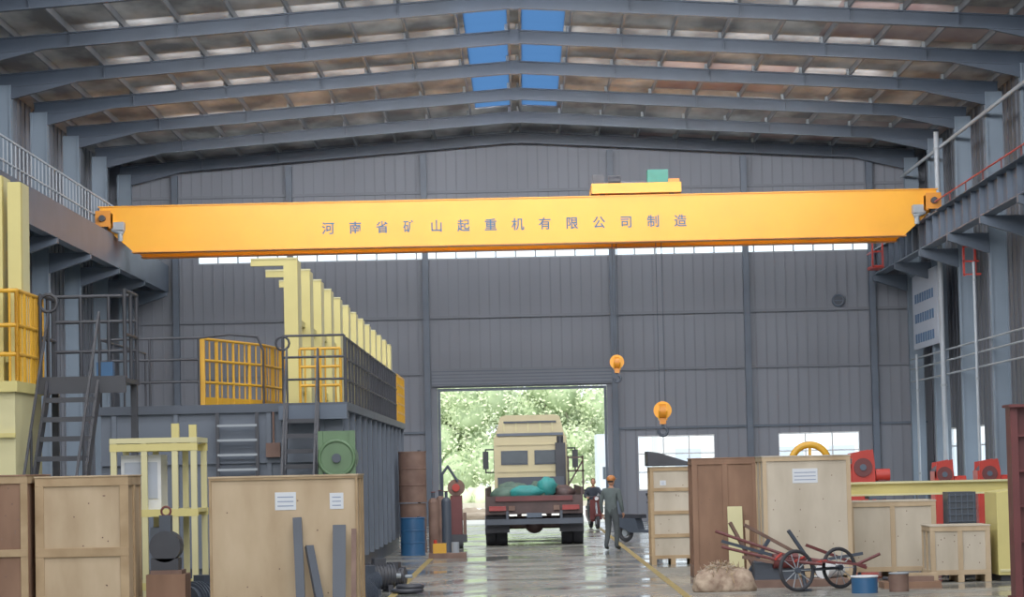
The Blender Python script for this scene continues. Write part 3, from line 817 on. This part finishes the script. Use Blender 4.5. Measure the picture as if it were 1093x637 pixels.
b.prism([(84.2, 1.0), (86.4, 1.0), (86.5, 1.7), (86.2, 2.95), (84.2, 2.95)], 'x', X0, X1, 'cab')
b.prism([(X0 + .04, 2.95), (X1 - .04, 2.95), (X1 - .2, 3.55), (X1 - .35, 3.6), (X0 + .35, 3.6), (X0 + .2, 3.55)], 'y', 84.25, 85.2, 'cab')
b.prism([(85.2, 2.95), (86.1, 2.95), (85.2, 3.55)], 'x', X0 + .25, X1 - .25, 'cab')
b.box(X0 + .3, X1 - .3, 84.2, 84.26, 3.36, 3.42, 'steeld'); b.box(X0 + .1, X1 - .1, 84.17, 84.26, 2.98, 3.06, 'body')
for i in range(5): b.box(X0 + .3 + i * .36, X0 + .33 + i * .36, 84.2, 84.26, 3.1, 3.36, 'creamp')
for xa in (X0 + .25, TX + .12): b.box(xa, xa + .72, 84.16, 84.21, 2.16, 2.5, 'glass'); b.box(xa - .04, xa + .76, 84.17, 84.205, 2.12, 2.54, 'steeld')
for z in (1.9, 1.65, 2.7): b.box(X0 + .1, X1 - .1, 84.17, 84.21, z, z + .04, 'cab')
b.box(X0 + .1, X1 - .1, 86.25, 86.42, 1.9, 2.8, 'glass')
for sx, xe in ((-1, X0), (1, X1)):
    b.box(min(xe, xe + sx * .02), max(xe, xe + sx * .02), 84.9, 86.0, 1.95, 2.7, 'glass')
    b.pipe([(xe, 86.2, 2.6), (xe + sx * .28, 86.3, 2.6), (xe + sx * .28, 86.3, 1.9), (xe, 86.2, 1.9)], .025, 'black')
    b.box(xe + sx * .28 - .09, xe + sx * .28 + .09, 86.25, 86.33, 2.0, 2.55, 'black')
    b.box(xe - .1 if sx > 0 else xe, xe if sx > 0 else xe + .1, 84.2, 86.2, .6, 1.0, 'cab')
b.done('cab', parent=truck)
b = MB()
b.box(X1 - .35, X1 - .05, 83.75, 84.1, 1.2, 2.75, 'black'); b.cyl((X1 - .2, 83.9, 2.75), (X1 - .2, 83.9, 2.95), .1, 'black', 14)
for x in (X1 + .02, X1 + .45):
    b.bar((x, 83.4, 1.2), (x, 83.4, 2.35), .05, .05, 'chassis')
b.bar((X1 + .02, 83.4, 2.3), (X1 + .45, 83.4, 2.3), .05, .05, 'chassis'); b.bar((X1, 83.4, 1.9), (X1 + .5, 83.4, 1.9), .05, .05, 'chassis')
b.bar((X1 - .1, 83.4, 1.3), (X1 + .45, 83.4, 2.2), .05, .05, 'chassis')
b.box(X0 + .1, X1 - .1, 83.65, 83.72, 1.2, 1.75, 'steeld')
b.done('headboard', parent=truck)
b = MB()
random.seed(3)
for i in range(14):
    x = TX + random.uniform(-.7, .55); y = random.uniform(74.5, 82)
    b.ell((x, y, 1.3), (random.uniform(.25, .45), random.uniform(.4, .8), random.uniform(.2, .36)), random.choice(['tarp2', 'tarp2', 'chassis']), 14, 8, .12)
b.ell((TX + .35, 74.2, 1.5), (.26, .4, .28), 'tarp', 14, 9, .12); b.ell((TX - .2, 73.9, 1.36), (.45, .4, .2), 'tarp', 14, 9, .12); b.ell((TX - .75, 74.2, 1.34), (.4, .4, .18), 'tarp2', 14, 9, .12)
b.ell((TX + .8, 74.6, 1.33), (.3, .5, .22), 'chassis', 14, 9, .1)
b.done('tarp_load', parent=truck)

# ------------------------------------------------------------------ people
def skin_mesh(name, J, E, root, labels, seglab):
    keys = list(J.keys()); idx = {k: i for i, k in enumerate(keys)}
    me = bpy.data.meshes.new(name + '_sk')
    me.from_pydata([J[k][0] for k in keys], [(idx[a], idx[c]) for a, c in E], [])
    ob = bpy.data.objects.new(name + '_sk', me); scene.collection.objects.link(ob)
    md = ob.modifiers.new('s', 'SKIN'); md.use_smooth_shade = True
    sv = me.skin_vertices[0].data
    for k in keys:
        r = J[k][1]; sv[idx[k]].radius = r if isinstance(r, tuple) else (r, r); sv[idx[k]].use_root = (k == root)
    sb = ob.modifiers.new('ss', 'SUBSURF'); sb.levels = 1; sb.render_levels = 1
    bpy.context.view_layer.update()
    dg = bpy.context.evaluated_depsgraph_get()
    out = bpy.data.meshes.new_from_object(ob.evaluated_get(dg))
    bpy.data.objects.remove(ob)
    for k in labels: out.materials.append(M[k])
    segs = [(Vector(J[a][0]), Vector(J[c][0]), seglab(a, c)) for a, c in E]
    for p in out.polygons:
        c = p.center; best = 1e9; bl = 0
        for a, d, l in segs:
            ab = d - a; t = max(0, min(1, (c - a).dot(ab) / max(1e-9, ab.length_squared)))
            q = (c - (a + ab * t)).length
            if q < best: best = q; bl = l
        p.material_index = bl; p.use_smooth = True
    return out

def person(name, loc, rz, pose, jacket, helmet=True):
    root = empty(name, loc); root.rotation_euler = (0, 0, rz)
    J = {}; P = pose
    J['pelvis'] = (P['pelvis'], (.155, .12)); J['spine'] = (P['spine'], (.15, .115)); J['chest'] = (P['chest'], (.18, .125))
    J['neck'] = (P['neck'], (.062, .062)); J['head'] = (P['head'], (.055, .055))
    E = [('pelvis', 'spine'), ('spine', 'chest'), ('chest', 'neck'), ('neck', 'head')]
    for s in ('L', 'R'):
        for j, r in (('sh', .08), ('el', .056), ('wr', .038), ('hip', .105), ('kn', .078), ('an', .055), ('toe', .042)):
            J[j + s] = (P[j + s], r)
        E += [('chest', 'sh' + s), ('sh' + s, 'el' + s), ('el' + s, 'wr' + s), ('pelvis', 'hip' + s), ('hip' + s, 'kn' + s), ('kn' + s, 'an' + s), ('an' + s, 'toe' + s)]
    def sl(a, c):
        if 'toe' in c: return 2
        if a == 'pelvis' and 'hip' in c: return 1
        if a[:2] in ('hi', 'kn'): return 1
        if c == 'head': return 3
        return 0
    me = skin_mesh(name, J, E, 'pelvis', [jacket, 'trouser', 'shoe', 'skin'], sl)
    o = bpy.data.objects.new('body', me); scene.collection.objects.link(o); o.parent = root
    b = MB(); h = Vector(P['head']) + Vector((0, -.01, .1))
    b.ell(h, (.078, .097, .118), 'skin', 18, 14)
    b.ell(h + Vector((0, -.03, -.07)), (.052, .06, .05), 'skin', 14, 8)
    b.cyl(h + Vector((0, -.085, .02)), h + Vector((0, -.112, -.02)), .008, 'skin', 8, .016)
    for sx in (-1, 1):
        b.ell(h + Vector((sx * .078, .01, -.005)), (.012, .02, .032), 'skin', 10, 6)
        b.ell(h + Vector((sx * .03, -.086, .012)), (.013, .01, .008), 'white', 10, 6); b.ell(h + Vector((sx * .03, -.094, .012)), (.006, .005, .006), 'black', 8, 6)
        b.bar(h + Vector((sx * .015, -.093, .032)), h + Vector((sx * .045, -.086, .034)), .008, .006, 'hair')
    b.bar(h + Vector((-.024, -.088, -.05)), h + Vector((.024, -.088, -.05)), .008, .01, 'dred')
    b.ell(h + Vector((0, .018, .022)), (.083, .09, .105), 'hair', 18, 12)
    if helmet:
        b.ell(h + Vector((0, 0, .05)), (.102, .12, .09), 'helmet', 20, 12); b.cyl(h + Vector((0, -.015, .045)), h + Vector((0, -.015, .057)), .13, 'helmet', 24)
    hd = b.done('head'); hd.parent = root
    for s, sg in (('L', -1), ('R', 1)):
        w = Vector(P['wr' + s]); d = (w - Vector(P['el' + s])).normalized()
        side = Vector((0, -1, 0)) if abs(d.y) < .7 else Vector((-sg, 0, 0))
        side = (side - d * side.dot(d)).normalized(); nrm = d.cross(side).normalized() * (1 if s == 'L' else -1)
        HJ = {'w': (tuple(w), (.026, .02)), 'p': (tuple(w + d * .05), (.036, .018)), 'p2': (tuple(w + d * .085), (.036, .015))}; HE = [('w', 'p'), ('p', 'p2')]
        hm = skin_mesh('hand', HJ, HE, 'w', ['skin'], lambda a, c: 0)
        ho = bpy.data.objects.new('palm_' + s, hm); scene.collection.objects.link(ho); ho.parent = root
        curl = P.get('curl', .35)
        for i, Lf in enumerate((.07, .08, .075, .058)):
            base = w + d * .075 + side * (.027 - .018 * i)
            a = base; FJ = {'0': (tuple(a), .0095)}; FE = []
            ang = curl * .5
            for q in range(3):
                a = a + (d * math.cos(ang) - nrm * math.sin(ang)) * (Lf + .02) / 3; ang += curl
                FJ[str(q + 1)] = (tuple(a), .009 - .0007 * q); FE.append((str(q), str(q + 1)))
            fm = skin_mesh('f', FJ, FE, '0', ['skin'], lambda a, c: 0)
            fo = bpy.data.objects.new('finger_%s_%d' % (s, i + 1), fm); scene.collection.objects.link(fo); fo.parent = root
        t0 = w + d * .03 + side * .022; t1 = t0 + side * .03 + d * .025 - nrm * .01; t2 = t1 + d * .032 + side * .006 - nrm * .012
        fm = skin_mesh('f', {'0': (tuple(t0), .012), '1': (tuple(t1), .0105), '2': (tuple(t2), .009)}, [('0', '1'), ('1', '2')], '0', ['skin'], lambda a, c: 0)
        fo = bpy.data.objects.new('thumb_' + s, fm); scene.collection.objects.link(fo); fo.parent = root
    return root

stand = dict(pelvis=(0, 0, .95), spine=(0, .01, 1.13), chest=(0, .0, 1.36), neck=(0, 0, 1.49), head=(0, -.01, 1.56),
    shL=(-.19, 0, 1.42), elL=(-.27, .02, 1.13), wrL=(-.26, -.1, .9), shR=(.19, 0, 1.42), elR=(.27, .02, 1.13), wrR=(.27, -.06, .88),
    hipL=(-.095, 0, .9), knL=(-.12, -.03, .5), anL=(-.13, .02, .09), toeL=(-.15, -.15, .045),
    hipR=(.095, 0, .9), knR=(.11, -.04, .5), anR=(.13, .07, .09), toeR=(.16, -.1, .045))
person('standing_worker', (2.08, 67.6, 0), math.pi - .5, stand, 'jacket')
ride = dict(pelvis=(0, .25, .84), spine=(0, .22, 1.0), chest=(0, .12, 1.22), neck=(0, .07, 1.36), head=(0, .04, 1.42),
    shL=(-.19, .1, 1.27), elL=(-.3, -.05, 1.05), wrL=(-.27, -.29, 1.04), shR=(.19, .1, 1.27), elR=(.3, -.05, 1.05), wrR=(.27, -.29, 1.04),
    hipL=(-.1, .2, .82), knL=(-.2, -.2, .78), anL=(-.17, -.1, .36), toeL=(-.17, -.26, .32),
    hipR=(.1, .2, .82), knR=(.2, -.2, .78), anR=(.17, -.1, .36), toeR=(.17, -.26, .32), curl=.8)
person('scooter_rider', (2.25, 91.5, 0), .15, ride, 'jacket2', False)
def scooter(loc, rz, k):
    b = MB()
    for y in (-.6, .62):
        b.torus((0, y, .24), (1, 0, 0), .19, .055, 'rubber', 24, 8); b.cyl((-.05, y, .24), (.05, y, .24), .09, 'steell', 14)
    b.prism([(-.3, .24), (.35, .24), (.75, .42), (.82, .62), (.2, .62), (.1, .32), (-.25, .3)], 'x', -.15, .15, k)
    b.prism([(-.38, .3), (-.3, .3), (-.36, .95), (-.46, .95)], 'x', -.2, .2, k)
    b.prism([(.02, .62), (.8, .64), (.82, .74), (.05, .72)], 'x', -.14, .14, 'black')
    b.cyl((0, -.6, .24), (0, -.38, 1.0), .03, 'steell', 10); b.prism([(-.75, .4), (-.5, .45), (-.5, .5), (-.78, .44)], 'x', -.08, .08, k)
    b.cyl((-.33, -.34, 1.04), (.33, -.34, 1.04), .018, 'black', 8); b.ell((0, -.42, .98), (.1, .08, .08), k); b.cyl((0, -.49, .98), (0, -.51, .98), .06, 'white', 14)
    for sx in (-1, 1): b.cyl((sx * .25, -.34, 1.04), (sx * .32, -.34, 1.22), .01, 'black', 6); b.ell((sx * .33, -.34, 1.25), (.055, .015, .04), 'black', 10, 6)
    o = b.done('motor_scooter')
    o.rotation_euler = (0, 0, rz); o.location = (loc[0], loc[1], 0)
scooter((2.25, 91.5), .15, 'dred'); scooter((3.15, 74.5), .9, 'steeld')

# ------------------------------------------------------------------ outside
random.seed(11)
def tree(x, y, h, R):
    b = MB(); b.cyl((x, y, 0), (x, y, h * .5), .18, 'bark', 10, .1)
    cl = [(x + random.uniform(-R, R) * .6, y + random.uniform(-R, R) * .6, h * random.uniform(.22, .85), R * random.uniform(.4, .65)) for _ in range(10)]
    for c in cl:
        b.bar((x, y, h * .3), (c[0], c[1], c[2]), .07, .07, 'bark')
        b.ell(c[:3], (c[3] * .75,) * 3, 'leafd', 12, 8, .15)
        for _ in range(380):
            d = Vector((random.gauss(0, 1), random.gauss(0, 1), random.gauss(0, 1))).normalized() * c[3] * random.uniform(.75, 1.15)
            p = Vector(c[:3]) + d; s = random.uniform(.08, .17)
            u = Vector((random.gauss(0, 1), random.gauss(0, 1), random.gauss(0, 1))).normalized(); w = u.orthogonal().normalized()
            b.add([p - u * s, p - w * s * .6, p + u * s, p + w * s * .6], [(0, 1, 2, 3)], 'leaf')
    b.done('tree')
for i in range(8):
    tree(-11 + i * 2.05 + random.uniform(-.4, .4), 160 + random.uniform(0, 10), random.uniform(7.5, 10), 2.6)
b = MB()
for i in range(32):
    x = -14 + i * .62; b.ell((x, 156 + random.uniform(-.4, .4), .5), (.6, .5, random.uniform(.5, .8)), 'leaf', 10, 7, .2)
b.done('hedge')
b = MB()
b.box(7.4, 34, 154, 162, 0, 5.2, 'white'); b.box(7.2, 34.2, 153.8, 162.2, 5.2, 5.5, 'white')
for i in range(9): b.box(8.3 + i * 2.8, 9.7 + i * 2.8, 153.94, 154, 1.2, 2.9, 'sign')
b.done('outside_building')
b = MB(); b.box(3.6, 5.4, 138, 142, .35, 3.6, 'sign'); b.box(3.7, 5.3, 137.2, 138, .35, 2.2, 'sign'); b.box(3.85, 5.15, 137.18, 137.2, 1.4, 2.0, 'glass')
for y in (137.8, 141.2):
    for x in (3.7, 5.3): b.cyl((x - .1, y, .42), (x + .1, y, .42), .42, 'rubber', 18)
b.done('parked_van')
b = MB()
for i in range(10): b.ell((-3.0 + random.uniform(0, 1.6), 112 + random.uniform(0, 5), .05), (.6, .6, random.uniform(.15, .4)), 'dirt', 12, 8, .15)
b.done('soil_heap')

# ------------------------------------------------------------------ light
w = bpy.data.worlds.new('sky'); scene.world = w; w.use_nodes = True
bg = w.node_tree.nodes['Background']; bg.inputs[0].default_value = (0.86, 0.94, 1.0, 1); bg.inputs[1].default_value = 1.9
s = bpy.data.lights.new('sun', 'SUN'); s.energy = 3.6; s.angle = .02; s.color = (1, .96, .88)
so = bpy.data.objects.new('sun', s); scene.collection.objects.link(so); so.rotation_euler = (math.radians(48), 0, math.radians(-25)); so.location = (0, 0, 40)
for i, y in enumerate(frames_y):
    if y < 5 or y > 93: continue
    l = bpy.data.lights.new('bay_fill_row', 'AREA'); l.shape = 'RECTANGLE'; l.size = 22; l.size_y = .4; l.energy = 700; l.color = (.98, .98, 1.0)  # added fill light facing away from the camera, not a hall fitting
    o = bpy.data.objects.new('bay_fill_row', l); scene.collection.objects.link(o)
    o.location = (0, y + .35, 13.3)
    o.rotation_euler = (math.radians(42), 0, 0)
for i, y in enumerate(frames_y):
    if y < 5 or y > 88: continue
    l = bpy.data.lights.new('roof_fill_row', 'AREA'); l.shape = 'RECTANGLE'; l.size = 22; l.size_y = .3; l.energy = 95; l.color = (.98, .98, 1.0)  # added fill aimed up to brighten the roof underside, no real fitting
    o = bpy.data.objects.new('roof_fill_row', l); scene.collection.objects.link(o)
    o.location = (0, y + .35, 13.25)
    o.rotation_euler = (math.radians(150), 0, 0)

# ------------------------------------------------------------------ camera
F = 3000.0
cam = bpy.data.cameras.new('camera'); co = bpy.data.objects.new('camera', cam); scene.collection.objects.link(co)
cam.sensor_width = 36; cam.sensor_fit = 'HORIZONTAL'; cam.lens = F / 1093 * 36; cam.clip_end = 1000
fwd = Vector((12.5, -181.5, -F)).normalized()
th = math.radians(1.25)
upc = Vector((-math.sin(th), math.cos(th), 0)); upc = (upc - fwd * upc.dot(fwd)).normalized()
rgt = fwd.cross(upc).normalized()
Mw = Matrix((rgt, fwd, upc))
co.matrix_world = Matrix.Translation((0, 0, 2.0)) @ Mw.to_4x4()
scene.camera = co
